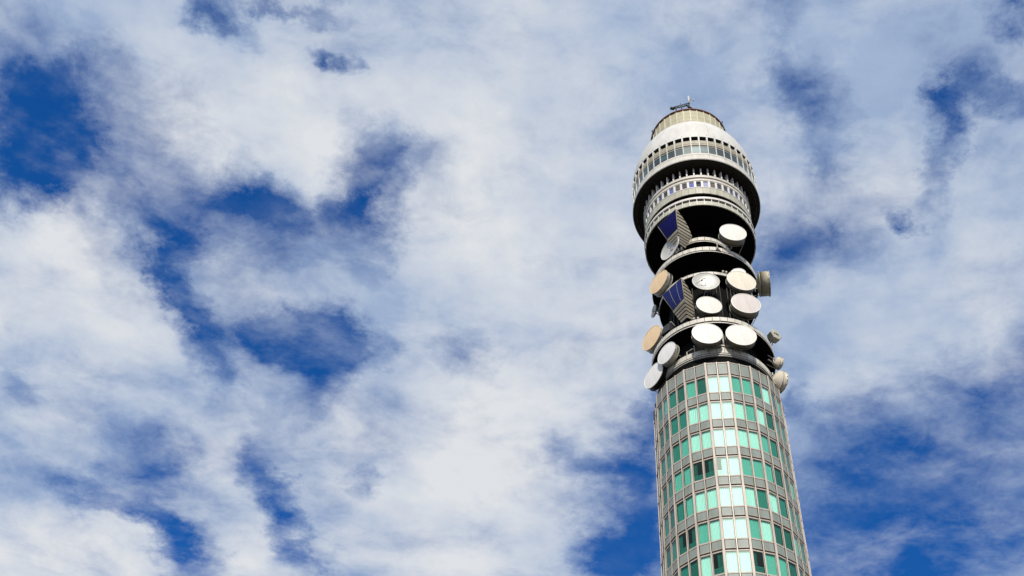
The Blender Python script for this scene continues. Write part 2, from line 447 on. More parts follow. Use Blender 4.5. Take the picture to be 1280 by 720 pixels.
f=MB(); f.box(-.05,.03,-oww/2,-oww/2+.06,0,owh); f.box(-.05,.03,oww/2-.06,oww/2,0,owh); f.box(-.05,.04,-oww/2+.06,oww/2-.06,0,.07); f.box(-.05,.03,-oww/2+.06,oww/2-.06,owh-.08,owh)
ow=f.mesh('observation_window',['post'])
q=MB(); q.box(-.03,-.018,-oww/2+.06,oww/2-.06,.07,owh-.08); opane=q.mesh('pane',['g_obs'])
q=MB(); q.box(-.16,-.14,-oww/2+.02,oww/2-.02,.75,owh); oblind=q.mesh('blind',['curtain2'])
for k in range(ND):
    az=A0+k*DA; n,t=ring_frame(az)
    w=link('observation_window',ow,tower,(n.x*9.56,n.y*9.56,157.72-GZ),radians(az)); link('pane',opane,w)
    if random.random()<.6 and not (2<=k<=9): link('blind',oblind,w)
# dome
b=MB()
prof=[(9.0,162.45),(9.62,162.42),(9.60,163.2),(9.50,164.2),(9.32,165.3),(9.05,166.5),(8.70,167.7),(8.25,168.9),(7.7,170.1),(7.05,171.3),(6.5,172.15),(6.3,172.3),(5.5,172.35)]
b.lathe(prof,120,0,0,True)
b.build('dome',['dome'],tower)
b=MB(); b.lathe([(6.28,172.31),(6.40,172.28),(6.42,172.42),(6.28,172.45)],120,0,0,True,True)
for k in range(ND): 
    b.rbox(A0+(k+.5)*DA,9.60,9.66,-.03,.03,162.85,162.95,0)
b.build('dome_trim',['rust'],tower)
# seams on the dome
b=MB()
for az in range(-85,275,45):
    n,t=ring_frame(az)
    for (r0,z0),(r1,z1) in zip(prof[2:-3],prof[3:-2]):
        b.tube((n.x*(r0+.0),n.y*(r0+.0),z0),(n.x*(r1+.0),n.y*(r1+.0),z1),.018,5)
b.build('dome_seams',['cream'],tower)
# roof screen
NR=34; DR=360/NR
b=MB(); b.lathe([(5.6,172.3),(5.6,176.2)],96,0,2)
for k in range(NR):
    az=-92+k*DR; w=6.12*tan(radians(DR/2)); rr=random.uniform(-.02,.02)
    for z0,z1 in ((172.92,174.05),(174.09,175.2),(175.24,176.30)):
        b.rbox(az,6.0,6.10+rr,-w+.02,w-.02,z0,z1,0)
    b.rbox(az+DR/2,5.9,6.19,-.055,.055,172.80,176.34,3)
b.band(5.95,6.0,172.92,176.3,96,0,2)
b.build('roof_screen',['screen','cream','gapshade','post'],tower)
b=MB(); b.band(5.6,6.32,176.36,176.56,120,0,0,True); b.build('roof_rim',['rust'],tower)
b=MB(); b.lathe([(.01,176.3),(5.7,176.3)],64,0,0); b.build('roof','slab',tower)

# ------------------------------------------------------------------ dish antennas
GRP='dish antennas mounted around the galleries'
def seg_face(rad, sag=.05, x0=0., rings=(0.02,.35,.7,.93,1.)):
    return [(rad*q, x0+sag*(1-q*q)) for q in rings]
def mount(root, D, L, reach, side=1, m='steel'):
    b=MB(); xb=-L; xp=xb-.38
    b.tube((xp,0,-D*.42),(xp,0,D*.42),.09,10)
    for z in (-D*.25,D*.25):
        b.tube((xb+.02,0,z),(xp,0,z),.07); b.tube((xp,0,z),(xp-reach,-.25*side,z),.06)
        b.box(xp-.12,xp+.12,-.16,.16,z-.09,z+.09)
    b.tube((-L*.7,side*D*.47,-D*.12),(xp-reach*.8,side*D*.30,-D*.30),.045)
    b.tube((-L*.7,side*D*.40,D*.2),(xp-reach*.6,side*.5,D*.32),.035)
    return b.build('mounting_bracket',m,root,loc=(0,0,0))
def shrouded(label, az, D, L, pos, face='face_white', side='shroud', rim='rim', reach=1.2, sd=1, tilt=0., cat='dish antenna', backcone=.22):
    root=thing('dish_antenna',label,cat,pos,radians(az),GRP)
    root.rotation_euler=(0,radians(-tilt),radians(az))
    r=D/2
    s=MB()
    s.xlathe([(r*.955,-.04),(r*.955,-L*.86),(r*.93,-L*.90),(r*.55,-L*(.90+backcone*.5)),(r*.12,-L*(.92+backcone)),(.01,-L*(.92+backcone))],56,0)
    s.xlathe([(r*.955,-L*.86),(r*.985,-L*.86),(r*.985,-L*.82),(r*.955,-L*.82)],56,0,True)
    s.xlathe([(r*.957,-L*.46),(r*.972,-L*.455),(r*.957,-L*.44)],56,0,True)
    for k in range(16):
        a=2*pi*k/16+.1; y,z=cos(a)*r*.985,sin(a)*r*.985
        s.box(-.16,-.07,y-.03,y+.03,z-.03,z+.03,1)
    s.build('shroud',[side,'darksteel'],root,loc=(0,0,0))
    f=MB(); f.xlathe(seg_face(r*.95,.055,0),56,0); f.build('radome',face,root,loc=(0,0,0))
    q=MB(); q.xlathe([(r*.945,.0),(r*.955,.03),(r*1.0,.02),(r*1.005,-.06),(r*.95,-.07)],64,0,True,True)
    q.build('rim',rim,root,loc=(0,0,0))
    mount(root,D,L*1.05,reach,sd)
    return root
def open_dish(label, az, D, pos, hook=True, depth=.55, face='reflector', reach=1.6):
    root=thing('dish_antenna',label,'dish antenna',pos,radians(az),GRP); r=D/2
    s=MB(); n=9
    pf=[(max(r*i/n,.01), -depth*(1-(i/n)**2)) for i in range(n+1)]
    pb=[(max(r*i/n,.01), -depth*(1-(i/n)**2)-.05) for i in range(n,-1,-1)]
    s.xlathe(pf+pb,56,0); s.build('reflector',face,root,loc=(0,0,0))
    q=MB(); q.xlathe([(r*.985,.0),(r*.99,.035),(r*1.012,.03),(r*1.012,-.07),(r*.99,-.075)],64,0,True,True); q.build('rim','rim',root,loc=(0,0,0))
    f=MB()
    if hook:    # hook-shaped waveguide
        pts=[(-depth,.05,.1),(-.1,.12,.12),(.12,.20,.18),(.22,.05,.36),(.16,-.45,.10),(.05,-.95,-.25)]
        pts=[(-depth,0,0),(.25,0,0),(.38,-.10,.10),(.36,-.30,.10),(.22,-.55,-.05)]
        for a,c in zip(pts,pts[1:]): f.tube(a,c,.045)
        f.tube((.22,-.55,-.05),(-.02,-r*.78,-.55),.025); f.tube((.25,-.5,-.05),(.12,-.62,-.12),.10)
    else:
        f.tube((-depth,0,0),(.05,0,0),.05); f.tube((.03,0,0),(.12,0,0),.16,12); f.tube((-depth+.02,0,0),(-depth+.1,0,0),.28,14)
    f.build('feed','darksteel' if hook else 'steel',root,loc=(0,0,0))
    w=MB(); 
    for k in range(8):
        a=2*pi*k/8; 
        for q0,q1 in ((.1,.4),(.4,.7),(.7,.95)):
            w.tube((-depth*(1-q0*q0)-.10,r*q0*cos(a),r*q0*sin(a)),(-depth*(1-q1*q1)-.10,r*q1*cos(a),r*q1*sin(a)),.035,5)
    w.build('back_ribs','darksteel',root,loc=(0,0,0))
    mount(root,D*.8,depth+.1,reach)
    return root

shrouded('large white drum dish hanging alone beneath the head, right of the dark blue horn',-89,3.8,1.28,(2.70,-8.59,139.36),'face_white','shroud',reach=3.2)
open_dish('open grey bowl dish with small central hub just below the dark blue horn',-149,3.85,(-5.61,-4.98,139.31),False,.4)
shrouded('tan faced drum dish facing left beside the upper left of the bright blue horn',-149,3.8,1.2,(-7.06,-2.52,134.49),'face_tan','shroud_white','face_tan',reach=1.2,sd=-1)
shrouded('tan faced drum dish standing against the sky left of the widest gallery',-149,3.9,1.2,(-8.0,.18,125.55),'face_tan','shroud_white','face_tan',reach=1.8,sd=-1)
shrouded('smaller light grey drum dish between the lower tan dish and the lowest leftmost dish',-146,3.25,.9,(-7.07,-4.89,116.93),'face_grey','shroud_white',reach=1.0,sd=-1)
shrouded('lowest leftmost pale grey dish with black back, beside the top of the glazed shaft',-149,3.75,1.0,(-8.37,-1.99,115.7),'face_grey','darksteel',reach=1.0,sd=-1)
open_dish('open grey bowl dish with hooked feed arm, right of the bright blue horn',-96,3.6,(-1.55,-7.24,129.46),True,.38)
shrouded('cream faced drum dish overlapping a small dish behind its top edge',-84,4.0,.85,(3.02,-8.16,129.09),'face_cream','shroud',reach=1.8)
shrouded('small white dish peeping over the top of the cream faced dish',-100,2.05,.4,(3.2,-6.6,132.75),'face_white','shroud',reach=.8)
shrouded('beige drum dish seen side on, pointing right off the tower edge against the sky',-12,3.65,1.6,(8.25,-3.7,134.76),'face_cream','shroud_cream',rim='shroud_cream',reach=1.2)
shrouded('white drum dish directly below the open bowl dish with hooked feed arm',-89,3.4,.8,(-1.47,-7.25,124.48),'face_white','shroud',reach=1.2)
shrouded('pinkish white deep drum dish with white rim, right of a smaller white dish',-88,3.9,1.45,(3.09,-8.45,123.99),'face_pink','shroud',reach=1.5)
shrouded('left one of two big bright white dishes side by side under the widest gallery',-94,3.85,1.0,(-2.48,-8.65,117.05),'face_white','shroud',reach=1.3)
shrouded('right one of two big bright white dishes side by side under the widest gallery',-90,3.9,.92,(1.75,-8.83,117.11),'face_white','shroud',reach=1.3,sd=-1)
D16=shrouded('small cream dish seen from behind, right of the tower above a larger rear view dish',22,1.7,.55,(8.12,-2.75,119.17),'face_cream','face_cream',rim='shroud_white',reach=1.0,backcone=.5)
D17=shrouded('larger cream dish seen from behind at the right shoulder of the glazed shaft',22,3.0,.8,(7.61,-3.62,114.55),'face_cream','face_cream',rim='shroud_white',reach=.8,backcone=.7)
open_dish('small drooping grey dish sticking out left between the two tan dishes',-170,1.9,(-7.26,1.34,132.65),False,.35,'reflector',1.2)

# ------------------------------------------------------------------ horn antennas
def horn(label, TR,TL,BL,BR,BK, neck, blue, seams):
    """hog-horn: leaning covered mouth, curved back, ribbed cheeks and a tapering hopper beneath"""
    TR,TL,BL,BR,BK=[Vector(p) for p in (TR,TL,BL,BR,BK)]
    base=BR.copy(); base.z=neck[0][2]
    root=thing('horn_antenna',label,'horn antenna',base,0,'horn antennas hanging under the galleries')
    back=(BK-BR); BKL=BL+back*.9
    b=MB()
    # curved back from the top of the mouth to the back edge
    n=8; rp=[];lp=[]
    for i in range(n+1):
        u=i/n; bul=.55*sin(pi*u)
        rp.append(TR.lerp(BK,u)+Vector((back.x,back.y,0)).normalized()*bul+Vector((0,0,.15*bul)))
        lp.append(TL.lerp(BKL,u)+Vector((back.x,back.y,0)).normalized()*bul+Vector((0,0,.15*bul)))
    for i in range(n): b.add([rp[i],rp[i+1],lp[i+1],lp[i]],[(0,1,2,3)],0)
    b.add([BR]+rp,[tuple(range(n+2))],0); b.add([BL]+lp,[tuple(range(n+2))],0)
    b.add([BL,BR,BK,BKL],[(0,1,2,3)],0)
    b.build('horn_body','darksteel',root)
    nrm=(TR-BR).cross(BL-BR).normalized()
    if nrm.dot(back)>0: nrm=-nrm
    # mouth cover, slightly bulged
    c=MB(); G=8; vs=[]
    for i in range(G+1):
        for j in range(G+1):
            u,v=.03+.94*i/G,.03+.94*j/G
            p=(BR.lerp(TR,v)).lerp(BL.lerp(TL,v),u)+nrm*(.05+.22*sin(pi*u)*sin(pi*v))
            vs.append(p)
    c.add(vs,[(i*(G+1)+j,(i+1)*(G+1)+j,(i+1)*(G+1)+j+1,i*(G+1)+j+1) for i in range(G) for j in range(G)],0,True)
    co=c.build('mouth_cover',blue,root)
    if seams:
        s=MB()
        for u in seams:
            pr=None
            for j in range(9):
                v=.03+.94*j/8; p=(BR.lerp(TR,v)).lerp(BL.lerp(TL,v),u)+nrm*(.07+.22*sin(pi*u)*sin(pi*v))
                if pr is not None: s.tube(pr,p,.018,5)
                pr=p
        s.build('seam','steel',root)
    fr=MB()
    for a,d in ((TR,TL),(TL,BL),(BL,BR),(BR,TR)): fr.tube(a,d,.05,6)
    fr.build('mouth_frame','rib',root)
    # ribs on the visible cheek
    rb=MB(); side=(BK-BR).normalized(); out=side.cross(Vector((0,0,1))).normalized()
    if out.dot(BL-BR)>0: out=-out
    zt,zb=TR.z,BR.z; NRB=6
    for i in range(NRB):
        z=zb+(zt-zb)*(i+.0)/NRB; u=(zt-z)/(zt-zb); h=(zt-zb)/NRB*.66
        z2=z+h; u2=(zt-z2)/(zt-zb)
        e=(BK-BR).length+.10
        p0=BR.lerp(TR,1-u); p1=BR.lerp(TR,1-u2)
        b1=sin(pi*u)*.5+e*u; b2=sin(pi*u2)*.5+e*u2
        A,B_=p0+side*.05,p0+side*max(b1,.1); C_,D_=p1+side*max(b2,.1),p1+side*.05
        o1,o2=out*.015,out*.10
        rb.hexa([A+o1,B_+o1,B_+o2,A+o2,D_+o1,C_+o1,C_+o2,D_+o2],0)
    rb.build('cheek_ribs','rib',root)
    # hopper
    N1,N2,N3=[Vector(p) for p in neck]          # near corner, left corner, back corner
    N4=N2+(N3-N1)
    top=[BR,BK,BKL,BL]; bot=[N1,N3,N4,N2]
    hp=MB(); dz=Vector((0,0,-.16))
    hp.hexa([q for q in bot]+[q+dz for q in top],0); hp.build('hopper','darksteel',root)
    hr=MB()
    for i in range(5):
        u0=i/5+.03; u1=u0+.135
        for (a,c2,a2,c3) in ((top[0],top[3],bot[0],bot[3]),(top[0],top[1],bot[0],bot[1])):
            q=[a.lerp(a2,u0)+dz*(1-u0),c2.lerp(c3,u0)+dz*(1-u0),c2.lerp(c3,u1)+dz*(1-u1),a.lerp(a2,u1)+dz*(1-u1)]
            nn=(q[1]-q[0]).cross(q[3]-q[0]).normalized()
            cen=sum(q,Vector())/4; ctr=sum(top+bot,Vector())/8
            if nn.dot(cen-ctr)<0: nn=-nn
            hr.hexa([q[3]+nn*.01,q[2]+nn*.01,q[2]+nn*.09,q[3]+nn*.09,q[0]+nn*.01,q[1]+nn*.01,q[1]+nn*.09,q[0]+nn*.09],0)
    hr.build('hopper_ribs','rib',root)
    # lip round the hopper's top
    lp=MB()
    for a,d in ((BR,BL),(BR,BK)): lp.tube(a+Vector((0,0,-.22)),d+Vector((0,0,-.22)),.06,6)
    lp.build('lip','parapet',root)
    mt=MB(); cc=(N1+N4)/2; mt.tube(cc,cc+Vector((0,0,-.9)),.30,12); mt.tube(cc+Vector((0,0,-.5)),Vector((cc.x*.6,cc.y*.6,cc.z-.5)),.12)
    mt.tube(TR.lerp(TL,.5),TR.lerp(TL,.5)+back*.9+Vector((0,0,-.2)),.08)
    mt.build('support','darksteel',root)
    return root
horn('dark blue horn antenna with ribbed cheek hanging under the head soffit',(-4.72,-6.99,146.15),(-6.89,-3.67,146.15),(-5.91,-4.93,141.3),(-4.70,-6.90,141.3),(-2.58,-5.72,141.3),
     [(-4.41,-6.03,138.8),(-4.63,-5.59,138.8),(-3.58,-5.42,138.8)],'blue',[])
horn('bright blue stained horn antenna between a tan dish and the open bowl dish',(-4.49,-5.72,131.68),(-6.63,-2.31,131.68),(-5.51,-3.5,127.2),(-4.37,-5.72,127.2),(-2.85,-4.70,127.2),
     [(-3.95,-4.67,124.44),(-4.5,-3.77,124.44),(-3.2,-4.33,124.44)],'blue2',[.25,.62])

# ------------------------------------------------------------------ smaller things
def ray(x,y):
    a=x-640; b=360-y; u=a*cos(ROLL)-b*sin(ROLL); v=a*sin(ROLL)+b*cos(ROLL)
    return (Vector((u/FOC,0,0))+Vector((0,cos(PITCH),sin(PITCH)))+v/FOC*Vector((0,-sin(PITCH),cos(PITCH)))).normalized()

# hexagonal feed housing on the right
t=thing('hexagonal_antenna','hexagonal cream antenna housing with dark slots at the right end of the widest gallery','antenna',(7.85,-4.15,123.4),radians(-62))
b=MB()
b.xlathe([(.01,.02),(.88,.0),(.96,-.08),(.90,-.85),(.4,-1.3),(.01,-1.3)],6,0,False); b.build('housing','cream',t,loc=(0,0,0))
b=MB()
for i in range(3): b.box(.01,.05,-.36+i*.26,-.20+i*.26,-.12,.18)
b.build('slot','darksteel',t,loc=(0,0,0))
b=MB(); b.tube((-.9,0,0),(-1.6,.2,-.3),.09); b.tube((-.9,0,.3),(-1.9,.3,.35),.05); b.tube((-.7,0,-.7),(-1.7,.2,-1.2),.05)
b.xlathe([(.01,-.9),(.7,-.7),(.7,-.66),(.01,-.66)],16,0); b.build('mounting_bracket','darksteel',t,loc=(0,0,0))

# black wedge shroud with cream curved lid, left of the bright blue horn's foot
t=thing('small_horn','small black horn with cream curved lid near the foot of the bright blue horn','horn antenna',(-6.4,-3.9,121.9),radians(-140))
b=MB(); b.hexa([(.5,-.9,0),(.5,.6,0),(-.6,.5,0),(-.6,-.8,0),(.1,-.7,1.9),(.1,.35,1.9),(-.6,.4,1.7),(-.6,-.7,1.7)]); b.build('horn_body','darksteel',t,loc=(0,0,0))
b=MB()
for i in range(5):
    a0,a1=radians(20+i*22),radians(42+i*22)
    b.hexa([(.05,.35,1.92),(.05,.6,1.92),(-.7,.6,1.7),(-.7,.35,1.7),(.05,.35,2.0+.05*sin(a0)),(.05,.6,2.0),(-.7,.6,1.8),(-.7,.35,1.8)] if i==0 else
           [(.05-.15*i,-.9+.25*i,1.93-.03*i),(.05-.15*i,-.7+.25*i,1.93-.03*i),(-.1-.15*i,-.7+.25*i,1.9-.03*i),(-.1-.15*i,-.9+.25*i,1.9-.03*i),
            (.05-.15*i,-.9+.25*i,2.05),(.05-.15*i,-.7+.25*i,2.05),(-.1-.15*i,-.7+.25*i,2.05),(-.1-.15*i,-.9+.25*i,2.05)])
b.build('lid','parapet',t,loc=(0,0,0))

# equipment cabinet and pipe frames on the left of the core
t=thing('equipment_cabinet','black equipment cabinet behind the left end of the widest gallery','cabinet',(-5.9,-1.2,121.25),radians(-165))
b=MB(); b.box(-1.2,.5,-1.1,1.1,0,3.6); b.build('body','core',t,loc=(0,0,0))
b=MB(); b.box(.5,.55,-.9,-.05,.2,3.3); b.box(.5,.55,.05,.9,.2,3.3); b.build('door','darksteel',t,loc=(0,0,0))
b=MB(); b.tube((.7,-1.0,0),(.7,-1.0,2.6),.05); b.tube((.7,1.0,0),(.7,1.0,2.6),.05); b.tube((.7,-1.0,2.5),(.7,1.0,2.5),.05); b.build('rail','steel',t,loc=(0,0,0))

# open square access frame below the widest gallery
t=thing('access_frame','open square steel access frame standing on the lowest gallery left of the big white dishes','frame',(-4.15,-6.0,114.85),radians(-125))
b=MB()
for y in (-.55,.5):
    b.tube((0,y,0),(0,y,2.3 if y>0 else 1.7),.07)
b.tube((0,-.55,.35),(0,.5,.35),.06); b.tube((0,-.55,1.65),(0,.5,1.9),.06); b.build('posts','steel',t,loc=(0,0,0))
b=MB(); b.box(-.1,.25,.3,.75,-.02,.22); b.build('foot_box','white',t,loc=(0,0,0))

# floodlight on the parapet under the head
t=thing('floodlight','small black floodlight on a pale post at the front of the gallery under the head','floodlight',(.55,-7.35,136.2),radians(-88))
b=MB(); b.hexa([(-.15,-.38,0),(.2,-.38,0),(.2,.38,0),(-.15,.38,0),(-.05,-.06,.75),(.05,-.06,.75),(.05,.06,.75),(-.05,.06,.75)]); b.build('lamp_head','darksteel',t,loc=(0,0,0))
b=MB(); b.tube((0,0,.7),(0,0,2.0),.06); b.tube((0,0,.75),(0,0,.95),.15); b.build('post','cream',t,loc=(0,0,0))

# pairs of little white housings
for i,(pos,az,lab) in enumerate((((1.1,-6.55,132.75),-85,'left one of two tiny white housings on the middle gallery beside the cream dish'),
                     ((1.55,-6.5,132.72),-83,'right one of two tiny white housings on the middle gallery beside the cream dish'),
                     ((-3.55,-6.9,121.75),-118,'upper one of two tiny white boxes at the foot of the bright blue horn'),
                     ((-3.1,-7.25,121.5),-115,'lower one of two tiny white boxes at the foot of the bright blue horn'))):
    t=thing('junction_box',lab,'box',pos,radians(az),'tiny white housings on the galleries')
    b=MB(); b.xlathe([(.01,.16),(.13,.16),(.15,.12),(.15,-.2),(.01,-.2)],12,0); b.box(-.05,.05,-.04,.04,-.3,-.12,0); b.build('housing','white',t,loc=(0,0,0))
    b=MB(); b.tube((-.05,0,-.3),(-.05,0,-.75),.03); b.build('stem','steel',t,loc=(0,0,0))

# brackets with cross-arm under the two big dishes
t=thing('pipe_support','cream trapezoid pipe support between the two big bright white dishes','bracket',(-.1,-7.0,115.75),radians(-91))
b=MB(); b.hexa([(-.3,-.75,0),(.1,-.75,0),(.1,.75,0),(-.3,.75,0),(-.3,-.4,.85),(.05,-.4,.85),(.05,.4,.85),(-.3,.4,.85)]); b.box(-.3,.2,-.85,.85,.86,1.05); b.build('pedestal','parapet',t,loc=(0,0,0))
b=MB(); b.tube((-.1,0,1.0),(-.1,0,3.4),.12); b.build('pipe','steel',t,loc=(0,0,0))

# roof gantry
def px_at_r(x,y,zz):
    d=ray(x,y); return CAM+d*(zz/d.z)
t=thing('roof_gantry','black steel cradle gantry lying across the roof edge','gantry',(-1.4,-5.6,176.56),radians(0))
g0=px_at_r(840.5,136.0,176.9); g1=px_at_r(861.5,131.5,177.6); o=Vector(t.location)
b=MB(); A=g0-o; B=g1-o
up=Vector((0,0,.75))
b.tube(A,B,.10); b.tube(A+up*.55,B+up,.07); 
for i in range(6):
    u=i/5; b.tube(A.lerp(B,u),A.lerp(B,u)+up*(.55+.45*u),.05)
    if i<5: b.tube(A.lerp(B,u),A.lerp(B,u+.2)+up*(.55+.45*u),.035)
b.build('truss','darksteel',t,loc=(0,0,0))
b=MB(); b.tube(A-(B-A)*.10+Vector((0,0,.3)),A+(B-A)*.10-Vector((0,0,.1)),.26,10); b.build('pulley_arm','darksteel',t,loc=(0,0,0))
b=MB()
for u in (.2,.55,.95): q=A.lerp(B,u); b.tube(q,Vector((q.x*.9,q.y*.9+.5,-.0)),.09)
b.tube(A.lerp(B,.5)+up*.7,A.lerp(B,.5)+up*1.7,.04)
b.tube(B+Vector((-.5,0,0)),B+Vector((.6,.2,-.9)),.16); b.build('legs','darksteel',t,loc=(0,0,0))
# mast
mb=px_at_r(861.5,130.5,178.2)
t=thing('roof_mast','slender white antenna mast with a short side arm above the roof gantry','antenna mast',(mb.x,mb.y,176.56))
b=MB(); b.tube((0,0,0),(0,0,1.8),.05); b.build('pole','darksteel',t,loc=(0,0,0))
b=MB(); b.tube((0,0,1.8),(0,0,4.3),.16,10,r2=.12); b.build('sleeve','white',t,loc=(0,0,0))
b=MB(); b.tube((.1,0,3.3),(.85,0,3.15),.025); b.tube((.8,0,2.95),(.8,0,3.3),.10); b.tube((.22,0,3.1),(.22,0,3.5),.09); b.build('side_arm','steel',t,loc=(0,0,0))
for (x,y,lab) in ((811,168,'short thin lightning rod at the left edge of the roof screen'),(902.5,158,'short thin lightning rod at the right edge of the roof screen')):
    q=px_at_r(x,y,176.5); v=Vector((q.x,q.y)); v=v.normalized()*6.2
    t=thing('lightning_rod',lab,'rod',(v.x,v.y,176.56),0,'lightning rods on the roof rim')
    b=MB(); b.tube((0,0,0),(0,0,1.1),.03); b.build('rod','darksteel',t,loc=(0,0,0))
    b=MB(); b.tube((0,0,1.1),(0,0,1.35),.10); b.build('tip','darksteel',t,loc=(0,0,0))

# ------------------------------------------------------------------ light and sky
SUN_AZ, SUN_EL = -96.0, 38.5       # math azimuth of the sun as seen from the tower, elevation
sd=Vector((cos(radians(SUN_AZ))*cos(radians(SUN_EL)), sin(radians(SUN_AZ))*cos(radians(SUN_EL)), sin(radians(SUN_EL))))
sl=bpy.data.lights.new('sun','SUN'); sl.energy=4.0; sl.angle=radians(.5); sl.color=(1,.93,.82)
so=bpy.data.objects.new('sun',sl); col.objects.link(so); so.rotation_euler=(-sd).to_track_quat('-Z','Y').to_euler(); so.location=sd*300

w=bpy.data.worlds.new('World'); scene.world=w; w.use_nodes=True; nt=w.node_tree; N=nt.nodes; L=nt.links
N.clear()
out=N.new('ShaderNodeOutputWorld'); bg=N.new('ShaderNodeBackground'); L.new(bg.outputs[0],out.inputs[0]); bg.inputs[1].default_value=.1
sky=N.new('ShaderNodeTexSky'); sky.sky_type='NISHITA'; sky.sun_disc=False; sky.sun_elevation=radians(SUN_EL)
sky.sun_rotation=radians(90-SUN_AZ); sky.air_density=1.0; sky.dust_density=.2; sky.ozone_density=4.0; sky.altitude=0
def math(op,a,b=None,c=None,clamp=False):
    n=N.new('ShaderNodeMath'); n.operation=op; n.use_clamp=clamp
    for i,v in enumerate((a,b,c)):
        if v is None: continue
        if hasattr(v,'links') or hasattr(v,'is_linked'): L.new(v,n.inputs[i])
        else: n.inputs[i].default_value=v
    return n.outputs[0]
def mix(f,a,b):
    n=N.new('ShaderNodeMix'); n.data_type='RGBA'
    for i,v in ((0,f),(6,a),(7,b)):
        if hasattr(v,'is_linked'): L.new(v,n.inputs[i])
        else: n.inputs[i].default_value = v if i==0 else (*v,1)
    return n.outputs[2]
def smooth(v,a,b,lo=0.,hi=1.):
    n=N.new('ShaderNodeMapRange'); n.interpolation_type='SMOOTHSTEP'; L.new(v,n.inputs[0])
    for i,x in enumerate((a,b,lo,hi)): n.inputs[i+1].default_value=x
    return n.outputs[0]
tc=N.new('ShaderNodeTexCoord'); sx=N.new('ShaderNodeSeparateXYZ'); L.new(tc.outputs['Generated'],sx.inputs[0])
zc=math('MAXIMUM',sx.outputs[2],.08)
cx=N.new('ShaderNodeCombineXYZ'); L.new(math('DIVIDE',sx.outputs[0],zc),cx.inputs[0]); L.new(math('DIVIDE',sx.outputs[1],zc),cx.inputs[1])
Q=cx.outputs[0]                 # position on the flat cloud layer
def noise(scale,detail,rough,vec=Q,off=(0,0,0),dist=0.,rot=0.,sc=(1,1,1)):
    mp=N.new('ShaderNodeMapping'); mp.inputs['Location'].default_value=off; mp.inputs['Rotation'].default_value=(0,0,rot); mp.inputs['Scale'].default_value=sc
    L.new(vec,mp.inputs[0]); n=N.new('ShaderNodeTexNoise'); n.inputs['Scale'].default_value=scale; n.inputs['Detail'].default_value=detail
    n.inputs['Roughness'].default_value=rough; n.inputs['Distortion'].default_value=dist; L.new(mp.outputs[0],n.inputs[0]); return n
wn=noise(7,8,.62,off=(3.1,1.7,0))
v1=N.new('ShaderNodeVectorMath'); v1.operation='SUBTRACT'; L.new(wn.outputs['Color'],v1.inputs[0]); v1.inputs[1].default_value=(.5,.5,.5)
v2=N.new('ShaderNodeVectorMath'); v2.operation='SCALE'; L.new(v1.outputs[0],v2.inputs[0]); v2.inputs['Scale'].default_value=.14
wm=noise(24,10,.7,off=(7.7,2.9,0))
v5=N.new('ShaderNodeVectorMath'); v5.operation='SUBTRACT'; L.new(wm.outputs['Color'],v5.inputs[0]); v5.inputs[1].default_value=(.5,.5,.5)
v6=N.new('ShaderNodeVectorMath'); v6.operation='SCALE'; L.new(v5.outputs[0],v6.inputs[0]); v6.inputs['Scale'].default_value=.065
v7=N.new('ShaderNodeVectorMath'); v7.operation='ADD'; L.new(v2.outputs[0],v7.inputs[0]); L.new(v6.outputs[0],v7.inputs[1])
v3=N.new('ShaderNodeVectorMath'); v3.operation='ADD'; L.new(Q,v3.inputs[0]); L.new(v7.outputs[0],v3.inputs[1])
v4=N.new('ShaderNodeVectorMath'); v4.operation='MULTIPLY'; L.new(v3.outputs[0],v4.inputs[0]); v4.inputs[1].default_value=(1,1,0)
QW=v4.outputs[0]
def plane(x,y):
    d=ray(x,y); return np.array([d.x/d.z,d.y/d.z])
